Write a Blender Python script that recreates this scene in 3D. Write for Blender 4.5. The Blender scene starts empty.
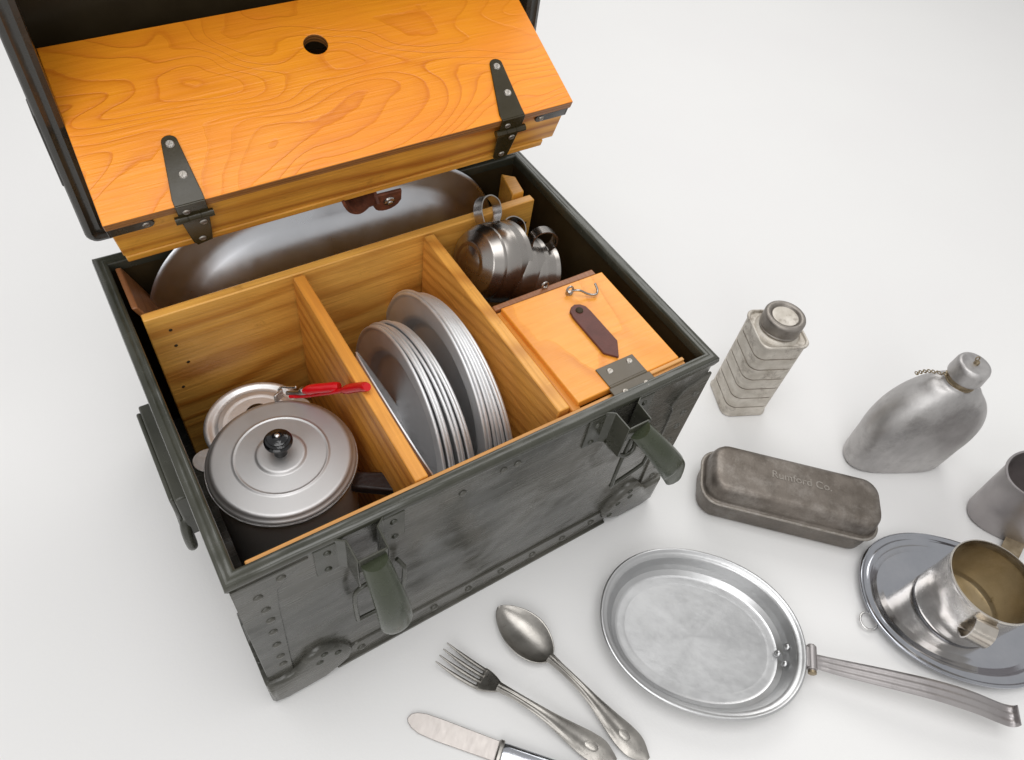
import bpy, bmesh, math, random
from mathutils import Vector, Matrix
random.seed(4)
S = bpy.context.scene; COL = S.collection
PI = math.pi; R = math.radians
W, D, H = .44, .3365, .2482

# ------------------------------------------------------------------ geometry helpers
def G(*parts):
    v, f = [], []
    for p in parts:
        o = len(v); v += [tuple(a) for a in p[0]]; f += [[i+o for i in q] for q in p[1]]
    return v, f
def xf(g, M): return [tuple(M @ Vector(p)) for p in g[0]], g[1]
def mv(g, x=0, y=0, z=0): return [(a+x, b+y, c+z) for a, b, c in g[0]], g[1]
def rx(g, a): return xf(g, Matrix.Rotation(a, 4, 'X'))
def ry(g, a): return xf(g, Matrix.Rotation(a, 4, 'Y'))
def rz(g, a): return xf(g, Matrix.Rotation(a, 4, 'Z'))
def box(x0, x1, y0, y1, z0, z1):
    v = [(x, y, z) for z in (z0, z1) for x, y in ((x0, y0), (x1, y0), (x1, y1), (x0, y1))]
    return v, [[0,3,2,1],[4,5,6,7],[0,1,5,4],[1,2,6,5],[2,3,7,6],[3,0,4,7]]
def loft(rings, close=False, caps=True):
    n = len(rings[0]); v = [p for r in rings for p in r]; f = []
    m = len(rings)
    for i in range(m if close else m-1):
        a, b = i*n, ((i+1) % m)*n
        for j in range(n):
            k = (j+1) % n; f.append([a+j, a+k, b+k, b+j])
    if caps and not close:
        f.append(list(range(n))[::-1]); f.append([(m-1)*n+j for j in range(n)])
    return v, f
def prism(o, z0, z1):
    return loft([[(x, y, z0) for x, y in o], [(x, y, z1) for x, y in o]])
def circ(r, n=24, x=0, y=0): return [(x+r*math.cos(2*PI*i/n), y+r*math.sin(2*PI*i/n)) for i in range(n)]
def superell(a, b, p=2., n=96):
    o = []
    for i in range(n):
        t = 2*PI*i/n; c, s = math.cos(t), math.sin(t)
        o.append((a*abs(c)**(2/p)*(1 if c >= 0 else -1), b*abs(s)**(2/p)*(1 if s >= 0 else -1)))
    return o
def rrect(a, b, r, k=8):
    o = []
    for cx, cy, t in ((a-r, b-r, 0), (-a+r, b-r, 90), (-a+r, -b+r, 180), (a-r, -b+r, 270)):
        for i in range(k+1):
            q = R(t+90*i/k); o.append((cx+r*math.cos(q), cy+r*math.sin(q)))
    return o
def support(prof, d=.0011):
    out = [prof[0]]
    for a, b in zip(prof, prof[1:]):
        L = math.hypot(b[0]-a[0], b[1]-a[1])
        if L > 5*d:
            k = d/L
            out += [(a[0]+(b[0]-a[0])*k, a[1]+(b[1]-a[1])*k), (b[0]-(b[0]-a[0])*k, b[1]-(b[1]-a[1])*k)]
        out.append(b)
    return out
def lathe(prof, n=72, caps=True):
    prof = support(prof)
    rings = [[(max(r, 1e-5)*math.cos(2*PI*j/n), max(r, 1e-5)*math.sin(2*PI*j/n), z) for j in range(n)] for r, z in prof]
    return loft(rings, caps=caps)
def olathe(prof, A, B, p=2.2, n=112):
    rings = []; prof = support(prof)
    for o, z in prof:
        k = max(1e-4, 1 + o/min(A, B)) if o < -.6*min(A, B) else None
        if k is None: rings.append([(x, y, z) for x, y in superell(A+o, B+o, p, n)])
        else: rings.append([(x, y, z) for x, y in superell(A*k, B*k, p, n)])
    return loft(rings)
def frames(path, up):
    P = [Vector(p) for p in path]; out = []
    for i, p in enumerate(P):
        t = (P[min(i+1, len(P)-1)] - P[max(i-1, 0)]).normalized()
        u = Vector(up); s = t.cross(u)
        if s.length < 1e-4: s = t.cross(Vector((.3, .5, .8)))
        s.normalize(); n = s.cross(t).normalized(); out.append((p, s, n))
    return out
def sweep(path, secs, up=(0, 0, 1)):
    """secs: one 2D section, or one per path point (side, normal)"""
    rings = []
    for i, (p, s, n) in enumerate(frames(path, up)):
        sec = secs[i] if isinstance(secs[0][0], (tuple, list)) else secs
        rings.append([tuple(p + s*a + n*b) for a, b in sec])
    return loft(rings)
def smooth(pts, k=6):
    P = [Vector(p) for p in pts]; out = []
    for i in range(len(P)-1):
        a, b, c, d = P[max(i-1, 0)], P[i], P[i+1], P[min(i+2, len(P)-1)]
        for j in range(k):
            t = j/k
            out.append(.5*((2*b)+(-a+c)*t+(2*a-5*b+4*c-d)*t*t+(-a+3*b-3*c+d)*t**3))
    out.append(P[-1]); return [tuple(p) for p in out]
def tube(path, r, n=12, up=(0, 0, 1)):
    rr = r if isinstance(r, (list, tuple)) else [r]*len(path)
    return sweep(path, [[(q*math.cos(2*PI*i/n), q*math.sin(2*PI*i/n)) for i in range(n)] for q in rr], up)
def torus(Rr, r, n=32, m=10):
    return loft([[((Rr+r*math.cos(2*PI*j/m))*math.cos(2*PI*i/n), (Rr+r*math.cos(2*PI*j/m))*math.sin(2*PI*i/n), r*math.sin(2*PI*j/m)) for j in range(m)] for i in range(n)], close=True)
def dome(r, h, n=20):
    return lathe([(r, 0), (r*.96, h*.35), (r*.75, h*.75), (r*.4, h*.96), (0, h)], n)
def arc(cx, cy, r, a0, a1, k=10): return [(cx+r*math.cos(R(a0+(a1-a0)*i/k)), cy+r*math.sin(R(a0+(a1-a0)*i/k))) for i in range(k+1)]

def obj(name, g, m, parent=None, bevel=0, loc=None, rot=None, label=None, ang=38, solid=0, sub=0, kind=None):
    me = bpy.data.meshes.new(name); me.from_pydata(g[0], [], g[1]); me.validate()
    b = bmesh.new(); b.from_mesh(me)
    bmesh.ops.remove_doubles(b, verts=b.verts, dist=1e-6)
    bmesh.ops.recalc_face_normals(b, faces=b.faces)
    for fc in b.faces: fc.smooth = True
    for e in b.edges:
        if len(e.link_faces) == 2 and e.calc_face_angle(0) > R(ang): e.smooth = False
    b.to_mesh(me); b.free(); me.materials.append(m)
    o = bpy.data.objects.new(name, me); COL.objects.link(o)
    if parent: o.parent = parent
    if loc: o.location = loc
    if rot: o.rotation_euler = rot
    if solid:
        s = o.modifiers.new('solid', 'SOLIDIFY'); s.thickness = solid; s.offset = 0
    if sub:
        s = o.modifiers.new('sub', 'SUBSURF'); s.levels = s.render_levels = sub
    if bevel:
        s = o.modifiers.new('bevel', 'BEVEL'); s.width = bevel; s.segments = 2; s.limit_method = 'ANGLE'; s.angle_limit = R(40)
    if label: o['label'] = label
    if kind: o['kind'] = kind
    return o
def thing(name, label, cat, loc=(0, 0, 0), rot=(0, 0, 0), group=None):
    o = bpy.data.objects.new(name, None); COL.objects.link(o); o.empty_display_size = .02
    o.location = loc; o.rotation_euler = rot
    o['label'] = label; o['category'] = cat
    if group: o['group'] = group
    return o
def tag(o, label, cat, group=None):
    o['label'] = label; o['category'] = cat
    if group: o['group'] = group
    return o

# ------------------------------------------------------------------ materials
class N:
    def __init__(s, name):
        s.m = bpy.data.materials.new(name); s.m.use_nodes = True; s.t = s.m.node_tree
        s.b = s.t.nodes['Principled BSDF']; s.co = s.n('ShaderNodeTexCoord').outputs['Object']
    def n(s, ty, ins=None, **kw):
        q = s.t.nodes.new(ty)
        for k, v in kw.items(): setattr(q, k, v)
        for k, v in (ins or {}).items(): s.put(q.inputs[k], v)
        return q
    def put(s, i, v):
        if isinstance(v, bpy.types.NodeSocket): s.t.links.new(v, i)
        else: i.default_value = v
    def map(s, scale=(1, 1, 1), rot=(0, 0, 0), loc=(0, 0, 0)):
        return s.n('ShaderNodeMapping', {'Vector': s.co, 'Scale': scale, 'Rotation': rot, 'Location': loc}).outputs[0]
    def noise(s, vec, sc, det=4, rough=.5, dist=0):
        return s.n('ShaderNodeTexNoise', {'Vector': vec, 'Scale': sc, 'Detail': det, 'Roughness': rough, 'Distortion': dist}).outputs[0]
    def math(s, op, a, b=0, c=0):
        return s.n('ShaderNodeMath', {0: a, 1: b, 2: c}, operation=op).outputs[0]
    def ramp(s, f, stops):
        r = s.n('ShaderNodeValToRGB', {'Fac': f}); e = r.color_ramp.elements
        while len(e) < len(stops): e.new(.5)
        for q, (p, c) in zip(e, stops):
            q.position = p; q.color = (*c, 1) if len(c) == 3 else c
        return r.outputs[0]
    def mr(s, f, a, b, c, d): return s.n('ShaderNodeMapRange', {0: f, 1: a, 2: b, 3: c, 4: d}).outputs[0]
    def mix(s, f, a, b, mode='MIX'):
        q = s.n('ShaderNodeMix', data_type='RGBA', blend_type=mode)
        s.put(q.inputs[0], f)
        s.put(q.inputs[6], (*a, 1) if isinstance(a, tuple) and len(a) == 3 else a)
        s.put(q.inputs[7], (*b, 1) if isinstance(b, tuple) and len(b) == 3 else b); return q.outputs[2]
    def bump(s, h, d=.001, st=1):
        s.put(s.b.inputs['Normal'], s.n('ShaderNodeBump', {'Height': h, 'Distance': d, 'Strength': st}).outputs[0])
    def set(s, **k):
        for a, v in k.items():
            if isinstance(v, tuple) and len(v) == 3: v = (*v, 1)
            s.put(s.b.inputs[a.replace('_', ' ')], v)
        return s.m

def metal(name, c1, c2, rough=(.25, .45), metallic=1., sc=30, stretch=(1, 1, 1), scr=.00003, spots=None, dent=0.0, spot_lim=(.60, .66)):
    q = N(name); v = q.map(stretch)
    n1 = q.noise(v, sc, 6, .65); n2 = q.noise(v, sc*5, 5, .7)
    f = q.mr(n1, .35, .65, 0, 1)
    col = q.mix(f, c1, c2)
    if spots:
        sp = q.noise(q.map((1, 1, 1), loc=(3, 1, 7)), sc*.8, 8, .75)
        col = q.mix(q.mr(sp, spot_lim[0], spot_lim[1], 0, .8), col, spots)
    ro = q.mr(q.math('ADD', n1, n2), .8, 1.2, rough[0], rough[1])
    h = q.noise(v, sc*12, 3, .7)
    if dent: h = q.math('ADD', h, q.math('MULTIPLY', q.noise(q.co, 45, 2), dent))
    q.bump(h, scr*8)
    return q.set(Base_Color=col, Metallic=metallic, Roughness=ro)

def paint(name, c1, c2, rough=(.3, .5), streak=None, spec=.5, wear=None, dent=1.):
    q = N(name)
    n1 = q.noise(q.co, 14, 6, .6); f = q.mr(n1, .35, .65, 0, 1)
    col = q.mix(f, c1, c2)
    n3 = q.noise(q.map(streak or (1, 1, 1)), 40, 5, .65)
    col = q.mix(q.mr(n3, .45, .75, 0, .25), col, tuple(min(1, a*1.5) for a in c2))
    if wear:
        w = q.noise(q.map((1, 1, 1), loc=(5, 2, 1)), 60, 6, .75)
        col = q.mix(q.mr(w, .68, .73, 0, .7), col, wear)
    h = q.math('ADD', q.math('MULTIPLY', q.noise(q.co, 16, 2), 1.0*dent), q.math('MULTIPLY', q.noise(q.co, 500, 3), .008))
    q.bump(h, .004)
    return q.set(Base_Color=col, Roughness=q.mr(n3, .35, .7, rough[0], rough[1]), Specular_IOR_Level=spec)

def panelpaint(name):
    """olive drab enamel gone grey, reflections painted in as lengthwise streaks and long soft dark patches, fine scratches"""
    q = N(name)
    big = q.noise(q.map((1, 1, .8), loc=(1.3, 0, .4)), 7, 2, .4)
    col = q.mix(q.mr(big, .38, .64, 0, 1), (.028, .028, .021), (.108, .102, .085))  # dark and light patches paint the smooth reflections into the colour
    st = q.noise(q.map((4, 30, 60), rot=(0, R(-8), 0)), 3.2, 5, .65)
    col = q.mix(q.mr(st, .42, .72, 0, .22), col, (.19, .18, .16))  # pale streaks: reflected light put into the colour
    st2 = q.noise(q.map((5, 40, 90), rot=(0, R(6), 0), loc=(3, 3, 3)), 4, 4, .6)
    col = q.mix(q.mr(st2, .62, .76, 0, .40), col, (.05, .047, .040))
    ch = q.noise(q.map((1, 1, 1.6), loc=(2, 1, 6)), 90, 6, .8)
    col = q.mix(q.mr(ch, .68, .72, 0, .8), col, (.03, .026, .02))
    sc = q.noise(q.map((14, 14, 160), rot=(0, R(38), 0)), 5, 2, .5)
    col = q.mix(q.mr(sc, .74, .78, 0, .5), col, (.34, .33, .31))
    h = q.math('ADD', q.noise(q.co, 15, 2), q.math('MULTIPLY', st, .010))
    q.bump(h, .006)
    return q.set(Base_Color=col, Roughness=q.mr(st, .3, .7, .20, .32), Specular_IOR_Level=.6)

def pine(name, ax='x', across=(0, 0, 1), a=(.60, .27, .06), b=(.33, .115, .018), freq=230., wob=5., loc=(0, 0, 0), rough=.42, coat=.15, fine=.35):
    """straight-sawn softwood: growth lines along the axis, wandering a little"""
    q = N(name)
    sc = {'x': (3, 14, 14), 'y': (14, 3, 14), 'z': (14, 14, 3)}[ax]
    lo = q.noise(q.map(sc, loc=loc), .9, 3, .5)
    dot = q.n('ShaderNodeVectorMath', {0: q.map(loc=loc), 1: across}, operation='DOT_PRODUCT').outputs['Value']
    ph = q.math('ADD', q.math('MULTIPLY', dot, freq), q.math('MULTIPLY', lo, wob*2.2))
    s = q.math('MULTIPLY_ADD', q.math('SINE', ph), .5, .5)
    s = q.math('POWER', s, 2.2)
    fib = q.noise(q.map({'x': (8, 260, 260), 'y': (260, 8, 260), 'z': (260, 260, 8)}[ax]), 1.5, 3, .6)
    col = q.mix(q.math('MULTIPLY', s, q.mr(lo, .35, .65, .25, .95)), a, b)
    col = q.mix(q.mr(fib, .35, .7, 0, fine), col, tuple(x*.62 for x in b))
    bl = q.noise(q.co, 16, 3)
    col = q.mix(q.mr(bl, .35, .7, 0, .3), col, tuple(x*.8 for x in b))
    sc_ = q.noise(q.map((45, 45, 45), rot=(.4, .5, .6), loc=loc), 1, 5, .7)
    col = q.mix(q.mr(sc_, .64, .74, 0, .4), col, tuple(x*.45 for x in b))
    pale = q.noise(q.map((10, 120, 120), rot=(0, .25, .3)), 1.2, 3, .5)
    col = q.mix(q.mr(pale, .68, .76, 0, .35), col, tuple(min(1, x*1.25) for x in a))
    q.bump(q.math('ADD', fib, q.math('MULTIPLY', s, .4)), .0005)
    return q.set(Base_Color=col, Roughness=q.mr(fib, .3, .7, rough-.06, rough+.1), Coat_Weight=coat, Coat_Roughness=.25)

def plywood(name, a, b, stretch=(3.2, 9, 6), lines=13, loc=(0, 0, 0)):
    """rotary-cut face veneer: contour lines of a smooth field"""
    q = N(name)
    base = q.noise(q.map(stretch, loc=loc), 1., 1.6, .4, .7)
    base = q.math('ADD', base, q.math('MULTIPLY', q.noise(q.map((60, 60, 60)), 1, 2), .014))
    fr = q.math('FRACT', q.math('MULTIPLY', base, lines))
    ln = q.n('ShaderNodeValToRGB', {'Fac': fr}); e = ln.color_ramp.elements
    e[0].position = 0; e[0].color = (0, 0, 0, 1); e[1].position = 1; e[1].color = (1, 1, 1, 1)
    for p, c in ((.45, .08), (.8, .4), (.93, 1.), (.985, .55)):
        k = e.new(p); k.color = (c, c, c, 1)
    e[-1].color = (0, 0, 0, 1)
    fib = q.noise(q.map((10, 240, 240)), 1.4, 3, .6)
    col = q.mix(q.math('MULTIPLY', ln.outputs[0], q.mr(q.noise(q.co, 12, 2), .3, .7, .25, .85)), a, b)
    bl = q.noise(q.map((7, 10, 10), loc=(2, 4, 1)), 1.3, 4, .6)
    col = q.mix(q.mr(bl, .38, .66, 0, .55), col, (a[0]*.93, a[1]*.72, a[2]*.45))
    col = q.mix(q.mr(fib, .45, .75, 0, .28), col, b)
    kn = q.noise(q.map((30, 12, 30), loc=(9, 9, 2)), 1.6, 2)
    col = q.mix(q.mr(kn, .77, .80, 0, .7), col, (b[0]*.4, b[1]*.35, b[2]*.3))
    q.bump(q.math('ADD', fib, q.math('MULTIPLY', ln.outputs[0], -.5)), .0004)
    dn = q.noise(q.map((70, 28, 40), rot=(0, 0, .5)), 1, 3, .6)
    col = q.mix(q.mr(dn, .74, .79, 0, .55), col, (b[0]*.55, b[1]*.5, b[2]*.5))
    return q.set(Base_Color=col, Roughness=q.mr(bl, .3, .7, .30, .46), Coat_Weight=.08, Coat_Roughness=.22)

def plain(name, c, rough=.5, metallic=0., spec=.5, var=.8, sc=40):
    q = N(name); n = q.noise(q.co, sc, 5, .6)
    col = q.mix(q.mr(n, .35, .65, 0, 1), tuple(x*var for x in c), c)
    q.bump(q.noise(q.co, sc*8, 3), .0003)
    return q.set(Base_Color=col, Roughness=rough, Metallic=metallic, Specular_IOR_Level=spec)

M = {}
M['olive'] = paint('olive_paint', (.030, .031, .021), (.050, .050, .037), (.18, .32), None, .6, (.11, .105, .09))
M['olive_front'] = panelpaint('worn_paint_with_reflections')
M['olive_lever'] = paint('lever_paint', (.030, .037, .020), (.042, .049, .029), (.22, .34), None, .5, None, .3)
M['inner'] = paint('inner_paint', (.030, .019, .007), (.042, .028, .011), (.50, .65), None, .25, (.05, .045, .035))
M['lid_rim'] = paint('lid_rim_paint', (.018, .016, .012), (.030, .027, .021), (.22, .36), None, .6, None)
M['hinge'] = paint('hinge_paint', (.026, .019, .006), (.040, .031, .012), (.20, .30), None, .45, (.07, .055, .035), 0.)
M['butt'] = paint('butt_hinge_paint', (.085, .068, .046), (.11, .09, .062), (.32, .45), None, .5, (.2, .17, .13), .2)
M['ply'] = plywood('orange_plywood', (.98, .345, .016), (.68, .175, .007), (5.2, 9.5, 6), 20)
M['ply_lid'] = plywood('small_lid_plywood', (.90, .385, .055), (.66, .21, .018), (7, 2.4, 6), 9, (4, 1, 0))
M['ply_edge'] = pine('plywood_edge_with_shadow', 'x', (0, 0, 1), (.40, .17, .045), (.16, .055, .012), 2100, 2)  # brown edge plies, darkened further to paint in the shadow line below the sheet
M['rail'] = pine('tray_rail_pine', 'x', (0, .2, 1), (.86, .42, .055), (.44, .14, .012), 340, 7, (1, 0, 0))
M['pine_x'] = pine('rear_board_pine', 'x', (0, .1, 1), (.92, .49, .10), (.50, .175, .018), 230, 11)
M['pine_y'] = pine('divider_pine', 'y', (.1, 0, 1), (.86, .38, .06), (.54, .18, .02), 330, 4, (2, 0, 0))
M['pine_y2'] = pine('second_divider_pine', 'y', (.1, .25, 1), (.88, .43, .085), (.54, .21, .03), 480, 3, (5, 0, 0))
M['strip'] = pine('front_strip_pine', 'x', (0, 1, .3), (.78, .40, .12), (.55, .23, .05), 500, 3)
M['redwood'] = pine('reddish_side_board', 'y', (0, 0, 1), (.40, .16, .055), (.25, .09, .03), 380, 3)
M['leather'] = plain('dark_leather', (.13, .042, .032), .5, 0, .4, .75, 60)
M['tan_leather'] = plain('worn_tan_leather', (.20, .065, .032), .6, 0, .4, .45, 90)
M['alu'] = metal('brushed_aluminium', (.56, .55, .54), (.66, .65, .64), (.30, .42), sc=18)
M['pot'] = metal('satin_pot_aluminium', (.50, .49, .485), (.54, .53, .525), (.42, .50), metallic=.85, sc=6, scr=.000006)
M['plate_alu'] = metal('plate_aluminium', (.72, .72, .725), (.80, .80, .805), (.40, .52), metallic=.8, sc=14, scr=.000008)
M['pan'] = metal('worn_pan_aluminium', (.57, .572, .575), (.61, .612, .615), (.28, .38), sc=14, stretch=(1, 1.8, 1), scr=.000012, dent=.25)
M['polished'] = metal('polished_oval_dish', (.42, .435, .475), (.50, .51, .545), (.07, .15), sc=14, dent=.5, scr=.000004)
M['pot_side'] = metal('dull_pot_side', (.62, .59, .57), (.68, .65, .63), (.50, .58), metallic=.55, sc=10, scr=.000006)
M['tray_alu'] = metal('dull_platter_metal', (.62, .63, .66), (.72, .73, .76), (.26, .36), sc=8, dent=.25, scr=.000003)
M['steel'] = metal('dark_satin_steel', (.38, .355, .33), (.44, .41, .385), (.24, .32), sc=6, scr=0)
M['silver'] = metal('tarnished_silver', (.27, .255, .235), (.42, .40, .37), (.26, .38), sc=30, spots=(.12, .108, .09), dent=.06, scr=.000008)
M['silver_mug'] = metal('silver_mug', (.58, .53, .47), (.72, .68, .62), (.17, .28), sc=24, spots=(.32, .26, .19), dent=.5, scr=.00001)
M['brass_in'] = metal('dull_brassy_lining', (.42, .35, .24), (.55, .48, .36), (.30, .48), sc=22, spots=(.28, .21, .12))
M['canteen'] = metal('worn_canteen_aluminium', (.42, .405, .40), (.60, .585, .575), (.42, .58), sc=18, stretch=(1, 1, .6), spots=(.26, .245, .24), dent=1.2, spot_lim=(.52, .72))
M['cup_alu'] = metal('dull_cup_aluminium', (.37, .345, .345), (.46, .435, .43), (.36, .48), sc=12, spots=(.25, .23, .23), spot_lim=(.6, .7))
M['tinplate'] = metal('aged_tinplate', (.50, .455, .39), (.72, .675, .61), (.42, .58), metallic=.45, sc=40, stretch=(1, 1, 1.5), spots=(.17, .13, .095), dent=.3, spot_lim=(.53, .66))
M['grime'] = metal('grime_in_the_ribs', (.24, .20, .16), (.42, .37, .31), (.5, .6), .4, sc=50)
M['tin_cap'] = metal('dark_tin_cap', (.24, .215, .19), (.36, .33, .30), (.38, .52), .8, sc=40, spots=(.15, .12, .1))
M['brown_tin'] = metal('brown_tarnished_tin', (.15, .128, .108), (.235, .205, .178), (.34, .50), .75, sc=42, spots=(.34, .31, .28), dent=.35, spot_lim=(.50, .70))
M['worn_letters_seam_highlight'] = metal('rubbed_letters_seam_highlight', (.24, .215, .185), (.36, .33, .30), (.34, .48), .75, sc=220)
M['knife'] = metal('spotted_knife_blade', (.46, .425, .40), (.53, .49, .465), (.40, .50), sc=20, stretch=(3, 1, 1), scr=.000004, spots=(.34, .30, .27), spot_lim=(.64, .74))
M['bright'] = metal('bright_metal', (.62, .61, .6), (.75, .74, .73), (.2, .3), sc=60)
M['screw'] = metal('old_screw', (.34, .31, .27), (.52, .49, .45), (.3, .45), sc=120)
M['brass'] = metal('old_brass', (.26, .205, .135), (.40, .33, .23), (.35, .5), sc=90)
M['black'] = plain('black_bakelite', (.006, .006, .007), .12, 0, .6)
M['brown_handle'] = plain('dark_wood_handle', (.020, .010, .008), .35, 0, .5)
M['red'] = plain('red_plastic', (.62, .004, .010), .22, 0, .6, .9)
M['hole'] = plain('hole_wall_wood', (.16, .08, .03), .7)

# ------------------------------------------------------------------ ground: white seamless paper
q = N('white_paper')
q.bump(q.noise(q.co, 300, 3), .0001)
M['paper'] = q.set(Base_Color=q.mix(q.mr(q.noise(q.co, 3, 4), .3, .7, 0, 1), (.80, .79, .785), (.815, .81, .80)), Roughness=.62, Specular_IOR_Level=.3)
obj('ground', ([(-8, -8, 0), (8, -8, 0), (8, 8, 0), (-8, 8, 0)], [[0, 1, 2, 3]]), M['paper'], kind='structure')

# ------------------------------------------------------------------ CHEST
chest = thing('field_chest', 'large olive green metal chest with open lid and wooden compartments full of mess gear', 'chest')
t = .004; zf = .012
# body: one shell of five sheets, slightly bowed front
def sheet_body():
    o = rrect(W/2, D/2, .006, 3); i = rrect(W/2-t, D/2-t, .004, 3)
    mvv = lambda s, z: [(W/2+x*.992, .0012+(y+D/2)*(D-.0012)/D, z) for x, y in s]
    return loft([mvv(i, zf), mvv(i, H-.004), mvv(o, H-.004), mvv(o, .004), mvv(rrect(W/2-.006, D/2-.006, .004, 3), 0)])
body = obj('body', sheet_body(), M['olive_front'], chest, ang=30)
obj('lining', G(box(.0082, .0090, .009, D-t, zf, H-.006), box(W-.0090, W-.0082, .009, D-t, zf, H-.006), box(.009, W-.009, D-t-.0014, D-t-.0006, zf, H-.006)), M['inner'], chest)
# rolled rim
def rim_g(x0, x1, y0, y1, z):
    sec = [(-.0045, -.010), (.0045, -.010), (.0050, -.002), (.0040, .0008), (.0015, .0018), (-.0010, .0008), (-.0030, .0016), (-.0055, .0004), (-.0062, -.004)]
    parts = []
    for a, b, up in (((x0, y0), (x1, y0), 1), ((x1, y0), (x1, y1), 1), ((x1, y1), (x0, y1), 1), ((x0, y1), (x0, y0), 1)):
        pass
    rings = []
    for k, (cx, cy, dx, dy) in enumerate(((x0, y0, 1, 1), (x1, y0, -1, 1), (x1, y1, -1, -1), (x0, y1, 1, -1))):
        rings.append([(cx + dx*s, cy + dy*s, z+h) for s, h in sec])
    return loft(rings, close=True)
obj('rim', rim_g(.0058, W-.0058, .0062, D-.0015, H-.001), M['olive'], chest, ang=60)

def rivet(p, par, axis='-y', r=.0032, h=.0016, m=None, nm='rivet'):
    g = dome(r, h, 16)
    g = {'-y': rx(g, PI/2), 'z': g, 'x': ry(g, PI/2), '-x': ry(g, -PI/2)}[axis]
    return obj(nm, g, m or M['olive'], par, loc=p)
def vprism(o, y0, y1):     # outline in x,z extruded along y
    return loft([[(x, y1, z) for x, z in o], [(x, y0, z) for x, z in o]])
# corner plates on the front
cp = obj('corner_plate', vprism([(.002, .03), (.0235, .045), (.0285, .19), (.031, .213), (.048, .233), (.056, .2375), (.002, .2375)], -.0016, .0006), M['olive_front'], chest, bevel=.0006, loc=(0, .0014, 0))
for x, z in ((.0172, .2144), (.0192, .1898), (.0198, .1692), (.0186, .1464), (.0178, .1192), (.0175, .0925), (.0172, .0736), (.0351, .2276)):
    rivet((x, -.0016, z), cp, r=.0036, m=M['olive_front'])
cp2 = obj('corner_plate', vprism([(.4375, .03), (.412, .045), (.405, .19), (.400, .2), (.404, .214), (.412, .222), (.4375, .230)], -.0024, .0006), M['olive_front'], chest, bevel=.0008, loc=(0, .0014, 0))
for x, z in ((.427, .205), (.423, .178), (.424, .155), (.424, .13), (.425, .105), (.425, .08), (.426, .06)):
    rivet((x, -.0024, z), cp2, r=.0036, m=M['olive_front'])
# bottom angle strip with rivets
bs = obj('bottom_strip', G(box(.06, .375, -.0022, .0004, .0, .030), box(.06, .375, -.0050, .0004, .0005, .0035)), M['olive_front'], chest, bevel=.0005, loc=(0, .0014, 0))
for i in range(8): rivet((.085+.0385*i, -.0022, .016), bs, r=.0040, h=.0022, m=M['olive_front'])
# bulged corner caps (left and right)
def cap_g(sx):
    pts = [(0, .050), (.012, .047), (.022, .047), (.030, .056), (.038, .066), (.050, .069), (.062, .062), (.072, .048), (.078, .034), (.075, .020), (.066, .012), (.050, .002), (.012, .0005), (0, .006)]
    o = [(p[0]*sx, p[1]) for p in pts]
    def sc(k): return [((x-.035*sx)*k+.035*sx, (z-.028)*k+.028) for x, z in o]
    return loft([[(x, .0006, z) for x, z in o], [(x, -.0035, z) for x, z in o], [(x, -.0065, z) for x, z in sc(.93)], [(x, -.0072, z) for x, z in sc(.82)]])
c1 = obj('corner_cap', mv(cap_g(1), -.0015), M['olive_front'], chest, ang=50, loc=(0, .0014, 0))
for x, z in ((.050, .060), (.062, .048), (.045, .047)): rivet((x, -.0072, z), c1, r=.0035, m=M['olive'])
c2 = obj('corner_cap', mv(cap_g(-1), W+.0012), M['olive_front'], chest, ang=50, loc=(0, .0014, 0))
for x, z in ((.392, .060), (.380, .044), (.396, .046), (.374, .024)): rivet((x, -.0072, z), c2, r=.0035, m=M['olive'])
for a, x in ((1, -.0018), (-1, W-.0025)):     # matching caps on the side faces
    pts = [(0, .050), (.02, .048), (.034, .066), (.05, .069), (.07, .05), (.076, .03), (.06, .008), (0, .003)]
    obj('corner_cap', loft([[(x, y, z) for y, z in pts], [(x+a*.0045, y, z) for y, z in pts]]), M['olive_front'], chest, bevel=.0008)
for x, z in ((.1785, .2225), (.215, .2285), (.228, .2285)): rivet((x, .0010, z), body, r=.0034, m=M['olive_front'])

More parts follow.
